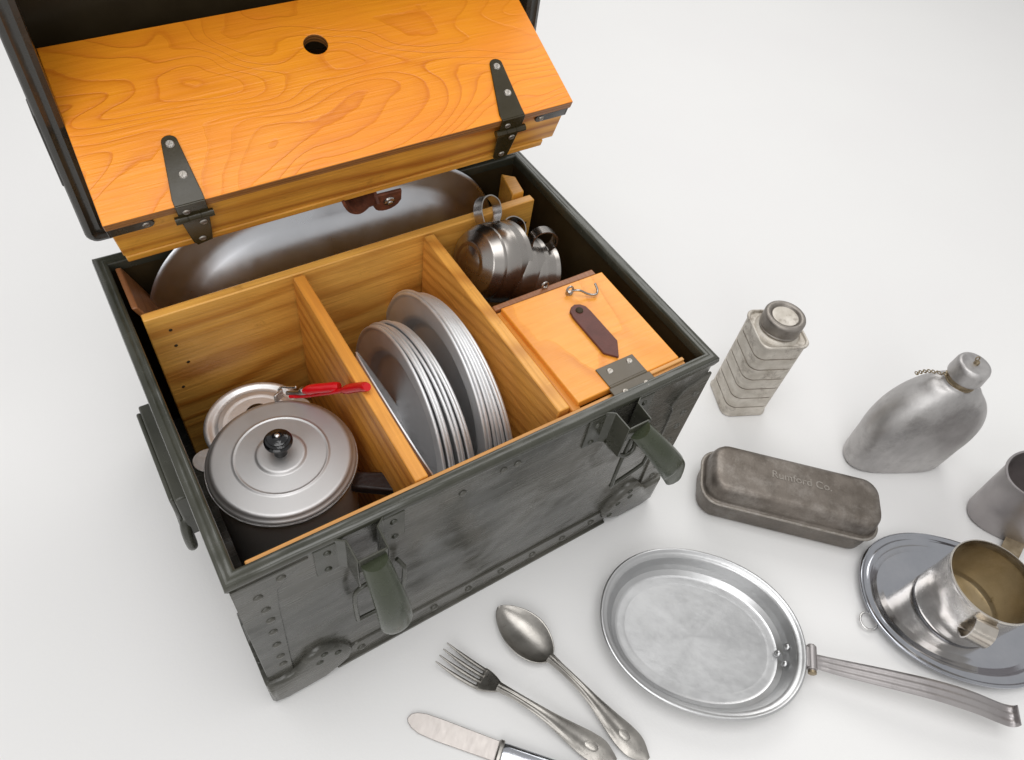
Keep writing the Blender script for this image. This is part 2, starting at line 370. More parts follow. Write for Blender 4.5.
# latches
def latch(cx, end, spread):
    b = thing('latch', '', '', (cx, .0014, 0)); b.parent = chest
    del b['label']; del b['category']
    # flange ears hugging the front and a folded channel standing proud
    def wall(sg): return prism([(sg*.0175, -.0002), (sg*.0190, -.0012), (sg*.0125, -.0055), (sg*.0120, -.0235), (sg*.0105, -.0235), (sg*.0110, -.0050)], .203, .2455)
    br = obj('bracket', G(wall(1), wall(-1), box(-.0345, -.0176, -.0018, .0006, .203, .2415), box(.0176, .0350, -.0018, .0006, .206, .2415),
                          box(-.0119, .0119, -.0235, -.0217, .2270, .2440)), M['olive'], b, bevel=.0005)
    for x, z in ((-.025, .232), (-.026, .207), (.026, .232), (.027, .208)): rivet((x, -.0018, z), br, r=.0030)
    # lever: curved tongue
    p0 = Vector((0, -.0235, .238)); p1 = Vector(end) - Vector((cx, 0, 0))
    L = (p1-p0)*(1.12 if spread else 1.0); n = 30; rings = []
    side = Vector((1, 0, 0)) - L.normalized()*L.normalized().x; side.normalize()
    out_n = L.normalized().cross(side).normalized()
    if out_n.y > 0: out_n = -out_n
    for i in range(n+1):
        s = i/n
        w = .0098 + .0032*min(1, s*1.6)
        if s > .80: w *= math.sqrt(max(.02, 1-((s-.80)/.2)**2))
        c = p0 + L*s + out_n*(.010*math.sin(PI*min(1, s*1.05))*.8)
        bow = .0105*(1-.15*s) * (1 if s < .8 else max(.06, math.sqrt(max(0, 1-((s-.8)/.2)**2))))
        if spread: bow *= (1 if s < .62 else max(.12, 1-(s-.62)/.12))
        back = .0012 if not (spread and s > .66) else .0008
        rings.append([tuple(c + side*(w*math.cos(2*PI*k/28)) + out_n*((bow if k <= 14 else back)*math.sin(2*PI*k/28))) for k in range(28)])
    obj('lever', loft(rings), M['olive_lever'], b, ang=50)
    if spread:
        c = p0+L*.70+out_n*.0065
        obj('lever_tooth', tube([tuple(c-side*.007), tuple(c+side*.007)], .0008, 8), M['bright'], b)
    # wire bail
    if spread: pts = [(.020, -.009, .205), (.010, -.014, .172), (.0115, -.014, .128), (.0155, -.013, .121), (.050, -.010, .123), (.054, -.010, .13), (.050, -.012, .165), (.038, -.012, .188)]
    else: pts = [(.026, -.006, .178), (.029, -.010, .172), (.030, -.012, .164), (.027, -.012, .12), (.020, -.012, .113), (-.008, -.012, .113), (-.012, -.012, .118), (-.0125, -.012, .160), (-.008, -.012, .172), (.002, -.012, .174)]
    obj('wire_loop', tube(smooth(pts, 5), .0020, 10, (0, 1, 0)), M['olive'], b)
    if spread:
        obj('wire_link', tube(smooth([(-.012, -.006, .205), (-.006, -.012, .195), (.004, -.014, .183), (.012, -.015, .178), (.02, -.014, .182), (.024, -.008, .195)], 5), .0021, 10, (0, 1, 0)), M['olive'], b)
    return b
latch(.0935, (.1015, -.046, .148), False)
latch(.331, (.372, -.052, .176), True)

# left carrying handle
sh = thing('side_handle', '', '', (0, 0, 0)); sh.parent = chest; del sh['label']; del sh['category']
obj('mounting_plate', G(box(-.0095, .0004, .104, .203, .150, .206), box(-.013, -.0090, .108, .199, .168, .203)), M['olive'], sh, bevel=.0015)
obj('grip', tube(smooth([(-.006, .114, .172), (-.010, .107, .164), (-.0115, .103, .150), (-.0115, .106, .132), (-.0115, .135, .124), (-.0115, .168, .124), (-.0115, .192, .130), (-.010, .196, .152), (-.006, .194, .165)], 6), .0042, 12, (1, 0, 0)), M['olive'], sh)

# wooden compartments -------------------------------------------------
zw = .2435
def board(nm, g, m, par=chest, bv=.0012, label=None): return obj(nm, g, m, par, bevel=bv, label=label)
board('rear_partition', prism([(.0185, .2545), (.0185, .264), (.402, .2705), (.412, .2705), (.412, .261)], zf, zw), M['pine_x'])
board('partition', box(.1455, .1565, .0165, .2540, zf, zw), M['pine_y'])
board('partition', box(.2780, .2895, .0200, .2560, zf, zw), M['pine_y2'])
board('front_rail', box(.0175, .4115, .0085, .0160, .20, zw-.0005), M['strip'])
obj('front_rail', box(.010, .430, .0052, .0080, zf, .235), M['inner'], chest)
# nail heads and knots of the rear partition
for x, z in ((.036, .205), (.041, .180), (.030, .150), (.036, .225), (.405, .215)):
    obj('nail', rx(dome(.0016, .0006, 12), PI/2), M['inner'], chest, loc=(x, .2545+.0065*(x-.0185)/.39, z))
for x in (.030, .110, .185, .235, .260): pass
# small dark notches in the front rail
for x in (.089, .140, .282): obj('rail_notch', rx(lathe([(.0026, 0), (.0026, .003)], 16), PI/2), M['inner'], chest, loc=(x, .0106, zw-.0016))
board('side_board', loft([[(.014, .272, .244), (.019, .272, .244), (.019, .326, .244), (.014, .326, .244)], [(.052, .272, .14), (.057, .272, .14), (.057, .326, .14), (.052, .326, .14)]]), M['redwood'])
board('side_board', prism([(.392, .274), (.407, .2745), (.412, .300), (.400, .310)], .08, .246), M['rail'])
board('cross_board', prism([(.2900, .1405), (.2900, .1465), (.405, .1480), (.405, .1400)], .10, .2435), M['redwood'])
board('box_side', box(.2905, .2990, .0165, .1395, .06, .2405), M['pine_y'])
board('box_floor', box(.2925, .4080, .0190, .1395, .05, .06), M['pine_y'])
board('box_side', box(.4010, .4080, .0190, .1395, .06, .2375), M['pine_y'])
# small box lid with hinge, hook, strap
cl = thing('compartment_lid', '', '', (0, 0, 0)); cl.parent = chest; del cl['label']; del cl['category']
lz = .2462
obj('panel', G(prism([(.2965, .0190), (.4075, .0190), (.4095, .1385), (.2945, .1385)], lz-.0085, lz)), M['ply_lid'], cl, bevel=.0010)
obj('panel_edge_batten', box(.3725, .4110, .0150, .0188, lz-.010, lz-.0005), M['strip'], cl, bevel=.0008)
bh = obj('butt_hinge', box(.3295, .3700, .0205, .0405, lz, lz+.0013), M['butt'], cl, bevel=.0004)
obj('hinge_leaf', box(.3275, .3715, .0020, .0180, lz-.0002, lz+.0013), M['butt'], bh, bevel=.0004)
obj('hinge_knuckle', mv(ry(lathe([(.0017, -.020), (.0017, .020)], 14), PI/2), .3495, .0193, lz+.0002), M['butt'], bh)
def screw(p, par, r=.0030, rot=(0, 0, 0), m='screw', a=.6):
    g = dome(r, .0009, 16)
    o = obj('screw', g, M[m], par, loc=p, rot=rot)
    s = obj('screw', box(-r*.85, r*.85, -.00035, .00035, .0006, .00105), M['inner'], o, rot=(0, 0, a)) if False else None
    return o
def slotted(p, nrm_rot, par, r=.0030, a=.6):
    # domed head cut by a slot: two half domes
    parts = []
    for sgn in (1, -1):
        pts = [(r*math.cos(R(q)), sgn*(.0004+(r-.0004)*math.sin(R(q)))) for q in range(0, 181, 20)]
        parts.append(loft([[(x, y, 0) for x, y in pts], [(x*.8, sgn*.0004+(y-sgn*.0004)*.8, .0009) for x, y in pts]]))
    parts.append(prism(circ(r*.98, 16), -.0002, .0002))
    return obj('screw', rz(G(*parts), a), M['screw'], par, loc=p, rot=nrm_rot)
for x, y, a in ((.3400, .0335, .5), (.3625, .0350, .9), (.3385, .0095, .9), (.3610, .0085, .5)): slotted((x, y, lz+.0013), (0, 0, 0), cl, .0030, a)
strap_o = [(.3560, .1000), (.3620, .1052), (.3690, .1050), (.3735, .0985), (.3690, .0560), (.3620, .0420), (.3535, .0560)]
strap_o = [(.3465, .0985), (.3480, .1060), (.3520, .1100), (.3570, .1115), (.3620, .1095), (.3655, .1050), (.3662, .0980), (.3665, .0580), (.3560, .0420), (.3465, .0520)]
obj('leather_tab', prism(strap_o, lz+.0006, lz+.0030), M['leather'], cl, bevel=.0006)
obj('tab_rivet', lathe([(.0036, 0), (.0034, .0010), (.0022, .0016), (0, .0016)], 20), M['inner'], cl, loc=(.3565, .1030, lz+.0030))
obj('hook', G(tube(smooth([(.3625, .1250, lz+.006), (.3680, .1205, lz+.008), (.3755, .1165, lz+.004), (.3820, .1130, lz+.0035), (.3860, .1155, lz+.005), (.3862, .1215, lz+.009)], 6), .0011, 10),
              mv(rx(torus(.0036, .0011, 22, 8), R(70)), .3625, .1270, lz+.0045), mv(lathe([(.0034, 0), (.0030, .0015), (0, .002)], 16), .3625, .1275, lz)), M['steel'], cl)
obj('screw_eye', G(mv(rx(torus(.0032, .0010, 22, 8), R(80)), .3475, .1455, .2470), tube([(.3475, .1455, .2385), (.3475, .1455, .2445)], .001, 8)), M['steel'], chest)

# lid, opened upright on the rear edge ----------------------------------
lid = thing('lid', '', '', (0, D+.004, .262)); lid.parent = chest; del lid['label']; del lid['category']
LW = .4405; LH = .335; LD = .10; x0 = .003
def lid_shell():
    def rr(a, y, r=.009, inset=0):
        o = rrect((LW)/2-inset, LH/2-inset, max(.002, r-inset), 5)
        return [(x+x0+LW/2, y, z+LH/2) for x, z in o]
    return loft([rr(0, .004, .009, .0125), rr(0, .004, .009, .003), rr(0, 0.0, .009, 0.0008), rr(0, .006, .009, 0), rr(0, LD, .012, 0), rr(0, LD, .01, .02), ], caps=False)
def lid_all():
    def rr(y, inset, r):
        return [(x+x0+LW/2, y, z+LH/2) for x, z in rrect(LW/2-inset, LH/2-inset, r, 5)]
    # outside skin -> flange -> inside skin, closed at the top panel
    return loft([rr(LD, .03, .01), rr(LD, .002, .010), rr(LD-.004, 0, .010), rr(.004, 0, .009), rr(.001, .0015, .008), rr(-.0005, .005, .006), rr(.0012, .0075, .005), rr(.0012, .0095, .005), rr(-.0008, .0125, .004), rr(.0010, .0165, .004), rr(.006, .0175, .004),
                 rr(LD-.004, .0175, .004), rr(LD-.004, .03, .01)])
obj('lid_shell', lid_all(), M['lid_rim'], lid, ang=45)
obj('lid_lining', box(x0+.018, x0+LW-.018, LD-.0055, LD-.0045, .018, LH-.018), M['inner'], lid)
obj('side_bead', G(box(x0-.0010, x0+.001, .004, .030, .058, .120)), M['lid_rim'], lid, bevel=.001)
obj('side_bead', G(box(x0-.0010, x0+.001, .004, .030, .200, .300)), M['lid_rim'], lid, bevel=.001)
obj('lid_hinge', G(box(.06, .13, .0, .0030, -.020, .012), mv(ry(lathe([(.004, -.035), (.004, .035)], 14), PI/2), .095, .0, -.009)), M['olive'], lid)
obj('lid_hinge', G(box(.30, .37, .0, .0030, -.020, .012), mv(ry(lathe([(.004, -.035), (.004, .035)], 14), PI/2), .335, .0, -.009)), M['olive'], lid)

# wooden tray held tilted in the lid -------------------------------------
ta = R(22.8)
TW, TH, TV = .3960, .0645, .1530
tray = thing('tray', '', '', (0, 0, 0)); tray.parent = chest
tray.matrix_local = Matrix(((.99505553, .03240124, -.09388634, .0244), (-.06411813, .93148227, -.35809168, .2866), (.07585085, .36234092, .92895409, .2811), (0, 0, 0, 1))); del tray['label']; del tray['category']
pt = .0085     # plywood thickness
obj('front_rail', G(prism([(0, 0), (TW, 0), (TW, .012), (0, .012)], .0085, TH-pt-.0006)), M['rail'], tray, bevel=.0010)
obj('lower_rail', G(prism([(.001, -.0012), (TW-.011, -.0012), (TW-.011, .012), (.001, .012)], 0, .0082)), M['rail'], tray, bevel=.0010)
obj('side_rail', box(0, .010, .0125, TV-.004, 0, TH-pt-.0006), M['rail'], tray, bevel=.0008)
obj('side_rail', box(TW-.010, TW, .0125, TV-.004, 0, TH-pt-.0006), M['rail'], tray, bevel=.0008)
def panel_g():
    # plywood sheet with a round finger hole (two half outlines joined)
    hx, hy, hr = .2015, .1095, .0100; n = 24
    x0_, x1_, y0_, y1_ = -.0015, TW+.002, -.0035, TV+.003
    v, f = [], []
    hole = [(hx+hr*math.cos(2*PI*i/n), hy+hr*math.sin(2*PI*i/n)) for i in range(n)]
    outer = []
    for i in range(n):
        a = 2*PI*i/n; c, s = math.cos(a), math.sin(a)
        k = min([((x1_ if c > 0 else x0_)-hx)/c if abs(c) > 1e-6 else 9, ((y1_ if s > 0 else y0_)-hy)/s if abs(s) > 1e-6 else 9])
        outer.append((hx+c*k, hy+s*k))
    # insert true corners
    corners = [(x1_, y1_), (x0_, y1_), (x0_, y0_), (x1_, y0_)]
    ang = lambda p: math.atan2(p[1]-hy, p[0]-hx) % (2*PI)
    pts = sorted([(ang(p), p, 0) for p in outer] + [(ang(p), p, 1) for p in corners])
    for z in (TH-pt, TH):
        for p in hole: v.append((*p, z))
        for _, p, _k in pts: v.append((*p, z))
    m = len(pts); tot = n+m
    for lay in (0, 1):
        o = lay*tot; hi = 0
        idx = [k for k in range(m)]
        # fan triangles between rings
        ho = 0
        for k in range(m):
            k2 = (k+1) % m
            a1, p1, c1_ = pts[k]; a2, p2, c2_ = pts[k2]
            h1 = int(round(a1/(2*PI/n))) % n if not c1_ else int(a1//(2*PI/n)) % n
            h2 = int(round(a2/(2*PI/n))) % n if not c2_ else int(a2//(2*PI/n)) % n
            fc = [o+h1, o+n+k, o+n+k2] + ([o+h2] if h2 != h1 else [])
            f.append(fc)
    for i in range(n): j = (i+1) % n; f.append([i, j, tot+j, tot+i])
    for k in range(m): j = (k+1) % m; f.append([n+k, n+j, tot+n+j, tot+n+k])
    return v, f
tp = obj('top_panel', panel_g(), M['ply'], tray, bevel=.0006, ang=20)
tp.data.materials.append(M['ply_edge'])
for p_ in tp.data.polygons:
    if abs(p_.normal.z) < .5: p_.material_index = 1
obj('tray_floor', box(.010, TW-.010, .0125, TV-.004, .004, .010), M['hole'], tray)
# strap hinges: long tapered leaf on the panel, short leaf on the rail
def strap_hinge(cx, lean):
    h = thing('strap_hinge', '', '', (cx, 0, 0)); h.parent = tray; del h['label']; del h['category']
    z = TH+.0004
    def leaf(o, a, b): return loft([[(x, y, a) for x, y in o], [(x, y, b) for x, y in o]])
    tip = (lean, .0505)
    o = [(-.0112, -.0042), (.0112, -.0042), (.0112, .0020)] + [(tip[0]+.0060*math.cos(R(q)), tip[1]+.0055*math.sin(R(q))) for q in range(10, 171, 20)] + [(-.0112, .0020)]
    obj('leaf', G(leaf(o, z, z+.0015)), M['hinge'], h, bevel=.0004)
    obj('bent_leaf', box(-.0112, .0112, -.0056, -.0042, TH-.0125, TH+.0018), M['hinge'], h, bevel=.0004)
    zk = TH-.0150
    obj('knuckle', G(mv(ry(lathe([(.0032, -.0145), (.0032, -.0052), (.0028, -.0050), (.0028, -.0046), (.0032, -.0044), (.0032, .0044), (.0028, .0046), (.0028, .0050), (.0032, .0052), (.0032, .0145)], 16), PI/2), 0, -.0062, zk)), M['hinge'], h)
    o2 = [(-.0112, zk), (.0112, zk), (.0090, zk-.030), (.0075, zk-.0430), (-.0050, zk-.0460), (-.0075, zk-.040)]
    obj('short_leaf', vprism(o2, -.0050, -.0034), M['hinge'], h, bevel=.0004)
    for x, y in ((tip[0]*.92, .0480), (lean*.42+.0020, .0200)): slotted((x, y, z+.0015), (0, 0, 0), h, .0034, 1.1)
    for x, zz in ((-.0045, TH-.007), ): slotted((x, -.0056, zz), (PI/2, 0, 0), h, .0028, .4)
    for x, zz in ((.0050, zk-.013), (.0002, zk-.0370)): slotted((x, -.0050, zz), (PI/2, 0, 0), h, .0030, .4)
strap_hinge(.0605, .0028); strap_hinge(.3362, .0085)
# corner brackets wrapping the ends
for sgn, xx in ((1, 0), (-1, TW)):
    o = [(0, .044), (0, .054)] + [(sgn*(.027+.005*math.sin(R(q))), .049+.005*math.cos(R(q))) for q in range(0, 181, 30)]
    k = obj('corner_bracket', G(mv(vprism(o, -.0020, .0002), xx), box(xx-.0015 if sgn > 0 else xx-.0002, xx+.0002 if sgn > 0 else xx+.0015, -.002, .05, .044, .054)), M['lid_rim'], tray, bevel=.0004)
    slotted((xx+sgn*.026, -.0020, .049), (PI/2, 0, 0), k, .0028, .5)
# leather loop with a snap stud below the rail
tab = [(.212, -.0060), (.2120, -.0240)] + [(.226+.0130*math.cos(R(q)), -.0250+.0120*math.sin(R(q))) for q in range(190, 351, 20)] + [(.2400, -.0240), (.2390, -.0080)]
lp = obj('leather_loop', G(vprism(tab, -.0020, .0010)), M['tan_leather'], tray, bevel=.0008)
obj('leather_fold', sweep(smooth([(.182, .002, .002), (.187, .001, -.010), (.196, .002, -.019), (.206, .006, -.020), (.213, .003, -.012), (.2140, -.0002, -.006)], 5), [(-.0013, -.0085), (.0013, -.0085), (.0013, .0085), (-.0013, .0085)], (0, 1, 0)), M['tan_leather'], lp)
obj('snap', lathe([(.0058, 0), (.0052, .0016), (.0030, .0022), (.0026, .0034), (0, .0038)], 18), M['steel'], lp, loc=(.2270, -.0022, -.0200), rot=(PI/2, 0, 0))

# ------------------------------------------------------------------ chest contents
# big platter on edge behind the rear partition
plat = thing('serving_platter', 'large dull metal platter standing on edge behind the rear board under the tray', 'platter', (.212, .3060, .141), (PI/2-R(9), 0, 0))
pz = [(-.0, 0.0), (-.0015, .0014), (-.004, .0012), (-.022, .0010), (-.028, .0022), (-.036, .0065), (-.048, .0125), (-.066, .0170), (-.090, .0185), (-.1440, .0190), (-.1440, .0178), (-.090, .0173), (-.066, .0158), (-.048, .0112), (-.036, .0052), (-.028, .0010), (-.022, -.0002), (-.004, -.0002)]
def plat_g():
    A, B = .190, .143; rings = []
    for o, z in pz:
        if o < -.08: a, b = max(.0005, A*(1+o/.1442)), max(.0005, B*(1+o/.1442))
        else: a, b = A+o, B+o
        rings.append([(x, y, z) for x, y in superell(a, b, 2.7, 120)])
    return loft(rings)
obj('dish', plat_g(), M['tray_alu'], plat, ang=60)

# cooking pot
def pot_lid_prof(r):
    return [(0, 0.0), (r*.945, 0), (r*.950, -.0035), (r*.975, -.0038), (r*1.0, -.0010), (r*1.0, .0006), (r*.975, .0020), (r*.955, .0024), (r*.945, .0040), (r*.925, .0052), (r*.90, .0056), (r*.645, .0066), (r*.630, .0074), (r*.615, .0076), (r*.605, .0070), (r*.34, .0082), (r*.325, .0094), (r*.30, .0100), (r*.12, .0104), (0, .0105)]
pot = thing('cooking_pot', 'large lidded aluminium pot with black knob and dark handle, front left compartment', 'pot', (.0760, .1185, zf+.0005))
ph = .165
obj('body', lathe([(0, 0), (.050, 0), (.0565, .004), (.0580, .012), (.0590, ph-.004), (.0605, ph-.002), (.0605, ph), (.0560, ph), (.0545, .014), (.05, .004), (0, .004)], 96), M['pot_side'], pot)
plid = obj('pot_lid', lathe(pot_lid_prof(.0605), 112), M['pot'], pot, loc=(0, 0, ph+.0045), ang=60)
obj('skirt_ring', lathe([(.0592, -.004), (.0612, -.0042), (.0618, -.0028), (.0612, -.0015), (.0592, -.0016)], 96), M['alu'], plid)
kb = [(0, 0), (.0056, 0), (.0050, .006), (.0056, .012), (.0098, .0138), (.0114, .0158), (.0114, .0176), (.0100, .0188), (.0100, .0198), (.0082, .0208), (.0082, .0218), (.0056, .0230), (.004, .0240), (0, .0244)]
obj('knob', lathe(kb, 40), M['black'], plid, loc=(0, 0, .0102), ang=22)
obj('knob_screw', dome(.0024, .0014, 16), M['bright'], plid, loc=(0, 0, .0102+.0246))
hd = Vector((.78, -.60, 0)).normalized(); ha = math.atan2(hd.y, hd.x)
obj('handle', mv(rz(G(loft([[(x, s*w, z+zz) for s, zz in ((-1, -.005), (1, -.005), (1, .005), (-1, .005))] for x, w, z in ((.0575, .0078, .150), (.062, .0082, .150), (.1000, .0098, .1570), (.1080, .0098, .1585))])), ha), 0, 0, 0), M['brown_handle'], pot, bevel=.002)
def ear(a, r, z):
    o = [(r-.002, -.012), (r-.002, .012)] + [(r+.0145*math.cos(R(q)), .0120*math.sin(R(q))) for q in range(70, -71, -14)]
    return rz(prism(o, z, z+.0018), a)
obj('ear', ear(R(148), .0595, ph-.006), M['alu'], pot, bevel=.0004)
obj('ear', ear(R(57), .0595, ph-.010), M['alu'], pot, bevel=.0004)

pot2 = thing('small_pot', 'smaller lidded aluminium pot half hidden behind the large pot', 'pot', (.0770, .1955, zf+.0005))
p2 = .120
obj('body', lathe([(0, 0), (.040, 0), (.0430, .004), (.0440, p2-.003), (.0462, p2), (.0430, p2), (.041, .006), (0, .005)], 80), M['alu'], pot2)
pl2 = obj('pot_lid', lathe([(0, 0), (.0445, 0), (.0475, .0005), (.0482, .0030), (.0465, .0048), (.0430, .0050), (.0415, .0030), (.0375, .0028), (.0355, .0055), (.0300, .0066), (.0280, .0058), (.0150, .0062), (0, .0068)], 96), M['plate_alu'], pot2, loc=(0, 0, p2+.0008), ang=60)
obj('knob', lathe(kb, 32), M['black'], pot2, loc=(.001, -.004, p2+.005))
# gripper with red handles
gp = Vector((.1040, .1775, .1870))
gr = thing('pan_gripper', 'metal pot gripper with two red plastic handle sleeves behind the large pot lid', 'gripper', tuple(gp))
def lg(pts): return smooth([tuple(Vector(p)-gp) for p in pts], 5)
def sleeve(pts, r0):
    p = lg(pts); n_ = len(p)
    obj('handle_sleeve', tube(p, [r0*min(1, .62+i*.13, .80+(n_-1-i)*.10) for i in range(n_)], 16), M['red'], gr)
obj('arm', tube(lg([(.1040, .1775, .1870), (.1090, .1710, .1920), (.1150, .1625, .1985), (.1260, .1540, .2060), (.1380, .1450, .2140)]), .0021, 10), M['steel'], gr)
obj('arm', tube(lg([(.1050, .1740, .1860), (.1130, .1660, .1910), (.1240, .1560, .1990), (.1350, .1420, .2120), (.1420, .1280, .2280)]), .0021, 10), M['red'], gr)
sleeve([(.1150, .1640, .1990), (.1220, .1580, .2050), (.1300, .1510, .2100), (.1395, .1430, .2160)], .0044)
sleeve([(.1390, .1330, .2220), (.1430, .1240, .2330), (.1470, .1140, .2440), (.1490, .1060, .2520)], .0042)
obj('jaw', G(mv(rz(box(-.0090, .0010, -.0010, .0010, -.006, .004), .5), -.004, .003, 0), tube(lg([(.0985, .1850, .1850), (.1020, .1850, .1880), (.1070, .1800, .1905), (.1120, .1740, .1950)]), .0012, 8)), M['bright'], gr, bevel=.0004)
obj('pivot_nut', G(mv(dome(.0040, .004, 12), .0105, -.0120, .0105), mv(dome(.0030, .003, 12), .0190, -.0165, .0170)), M['steel'], gr)

# plates standing on edge
def plate_prof(r):
    return [(0, 0), (r*.66, 0), (r*.70, .0012), (r*.76, .0085), (r*.80, .0100), (r*.965, .0120), (r*.975, .0132), (r*.990, .0138), (r*1.002, .0130), (r*1.004, .0118), (r*.996, .0106), (r*.975, .0104), (r*.80, .0086), (r*.775, .0076), (r*.72, .0000), (r*.68, -.0012), (0, -.0012)]
pm = None
def plate(x, y, r, z, tilt, yaw, label, group):
    """disc axis along x; concave face looks to -x"""
    global pm
    root = thing('dinner_plate', label, 'plate', (x, y, z), (0, 0, 0), group)
    y += random.uniform(-.002, .002); z += random.uniform(-.0012, .0012); tilt += R(random.uniform(-.25, .25)); yaw += R(random.uniform(-.3, .3))
    root.location = (x, y, z)
    o = obj('dish', lathe(plate_prof(1.0*r), 96), M['plate_alu'], root, ang=60)
    Mt = Matrix.Rotation(yaw, 4, 'Z') @ Matrix.Rotation(tilt, 4, 'Y') @ Matrix.Rotation(-PI/2, 4, 'Y')
    root.rotation_euler = Mt.to_euler()
    return root
gA, gB = 'plates of the left stack between the dividers', 'plates of the right stack between the dividers'
od = thing('flat_dish', 'single grey flat dish leaning against the first divider beside the red handles', 'dish', (.1790, .0985, .1635), (0, PI/2-R(20.5), 0))
obj('dish_body', olathe([(-.078, 0), (-.012, 0), (-.006, .003), (-.0015, .0075), (0, .0078), (-.0005, .0090), (-.003, .0088), (-.0075, .0040), (-.013, .0014), (-.078, .0014)], .0800, .0800, 3.2), M['plate_alu'], od, ang=60)
xs = [.2030, .2066, .2102, .2155, .2190, .2226, .2262]
for i, x in enumerate(xs):
    lb = 'foremost plate of the left stack, its dark hollow facing the lone flat dish' if i == 0 else 'last plate of the left stack, next to the gap between both stacks' if i == len(xs)-1 else 'one of the middle plates packed edge to edge in the left plate stack'
    plate(x+.002, .142-.0012*i, .1035, .1190+.0006*(i % 3)+.0005*i, R(5-.3*i), R(-2+.4*i), lb, gA)
xs2 = [.2470, .2503, .2540, .2572, .2606, .2640, .2672]
for i, x in enumerate(xs2):
    lb = 'foremost plate of the right stack, its dark hollow facing the left stack' if i == 0 else 'last plate of the right stack, nearest the second divider' if i == len(xs2)-1 else 'one of the middle plates packed edge to edge in the right plate stack'
    plate(x, .150-.001*i, .1120, .1265+.0007*(i % 2), R(4-.5*i), R(-1.5+.4*i), lb, gB)

# nested steel cups lying on their side
def steel_cup(loc, ax, hang, label, r=.042, dd=.050):
    root = thing('steel_cup', label, 'cup', loc, (0, 0, 0), 'steel cups nested in the rear right compartment')
    prof = [(r*.995*math.sin(R(a_)), .0350*(1-math.cos(R(a_)))) for a_ in range(0, 91, 6)] + [(r*1.0, .0358), (r*1.0, dd-.004), (r*1.035, dd-.0008), (r*1.035, dd), (r*.985, dd-.0004), (r*.97, .04), (r*.90, .018), (r*.76, .0085), (r*.5, .003), (0, .0025)]
    obj('cup_body', lathe(prof, 80), M['steel'], root, ang=50)
    hp = [(r*.99, 0, dd-.008), (r*1.20, 0, dd-.004), (r*1.48, 0, dd-.006), (r*1.60, 0, dd-.016), (r*1.50, 0, dd-.026), (r*1.25, 0, dd-.030), (r*.95, 0, dd-.028)]
    obj('cup_handle', rz(sweep(smooth(hp, 6), [(-.0065, -.0006), (.0065, -.0006), (.0065, .0006), (-.0065, .0006)], (0, 1, 0)) if False else
        sweep(smooth(hp, 6), [(-.0006, -.0062), (.0006, -.0062), (.0006, .0062), (-.0006, .0062)], (0, 1, 0)), 0), M['steel'], root)
    z = Vector(ax).normalized(); x = Vector(hang); x = (x - z*x.dot(z)).normalized(); y = z.cross(x)
    root.rotation_euler = Matrix((x, y, z)).transposed().to_euler()
    return root
cupax = (.88, .02, -.34)
steel_cup((.3060, .2190, .2300), cupax, (-.30, .55, .75), 'leftmost steel cup lying with its round bottom towards the plates', r=.0410)
steel_cup((.3290, .2120, .2180), (.90, -.16, -.28), (.45, .75, .45), 'middle steel cup tucked behind the leftmost one, its thin handle against the rear board', r=.0350)
steel_cup((.3420, .2080, .2130), (.90, -.26, -.24), (.30, .10, .9), 'rightmost steel cup whose wide band handle loops over by the black wall', r=.0325)

# ------------------------------------------------------------------ objects on the paper
# tin canister
tin = thing('screw_cap_tin', 'tall square ribbed tin bottle with large screw cap beside the chest corner', 'tin', (.6420, .0590, 0), (0, 0, R(-24)))
tin.scale = (1.07, 1.07, 1.07)
rings = []
zs = [0, .0008, .0022, .0035, .004]
def rr3(a, r, z): return [(x, y, z) for x, y in rrect(a, a, r, 7)]
a0 = .0275
prof = [(a0-.004, 0), (a0+.0002, .0004), (a0+.0012, .0016), (a0+.0006, .0030), (a0, .0036)]
for zc in (.0170, .0345, .0520, .0690, .0865, .1040):
    prof += [(a0, zc-.0013), (a0-.0007, zc-.0011), (a0-.0018, zc), (a0-.0007, zc+.0011), (a0, zc+.0013)]
prof += [(a0, .1215), (a0+.0012, .1225), (a0+.0014, .1245), (a0+.0002, .1256), (a0-.0012, .1248), (a0-.0016, .1228), (a0-.006, .1226)]
tb = obj('body', loft([rr3(a, .011, z) for a, z in prof]), M['tinplate'], tin, ang=70)
tb.data.materials.append(M['grime'])
for p_ in tb.data.polygons:
    if any(abs(p_.center.z-zc) < .0010 for zc in (.0170, .0345, .0520, .0690, .0865, .1040)): p_.material_index = 1
obj('shoulder', lathe([(.0255, .1226), (.0240, .1250), (.0215, .1262), (.0215, .1290), (0, .1290)], 60), M['tinplate'], tin)
cpf = [(0, 0), (.0205, 0), (.0222, .0008), (.0226, .003), (.0212, .0042), (.0226, .0056), (.0226, .0175), (.0218, .0192), (.0195, .0202), (.0170, .0200), (.0160, .0188), (.0155, .0170), (.0145, .0164), (0, .0160)]
obj('cap', lathe(cpf, 72), M['tin_cap'], tin, loc=(0, 0, .1265), ang=50)
obj('cap_disc', lathe([(.0142, .0), (.0140, .0008), (.012, .0010), (0, .0008)], 50), M['tinplate'], tin, loc=(0, 0, .1275+.0160))

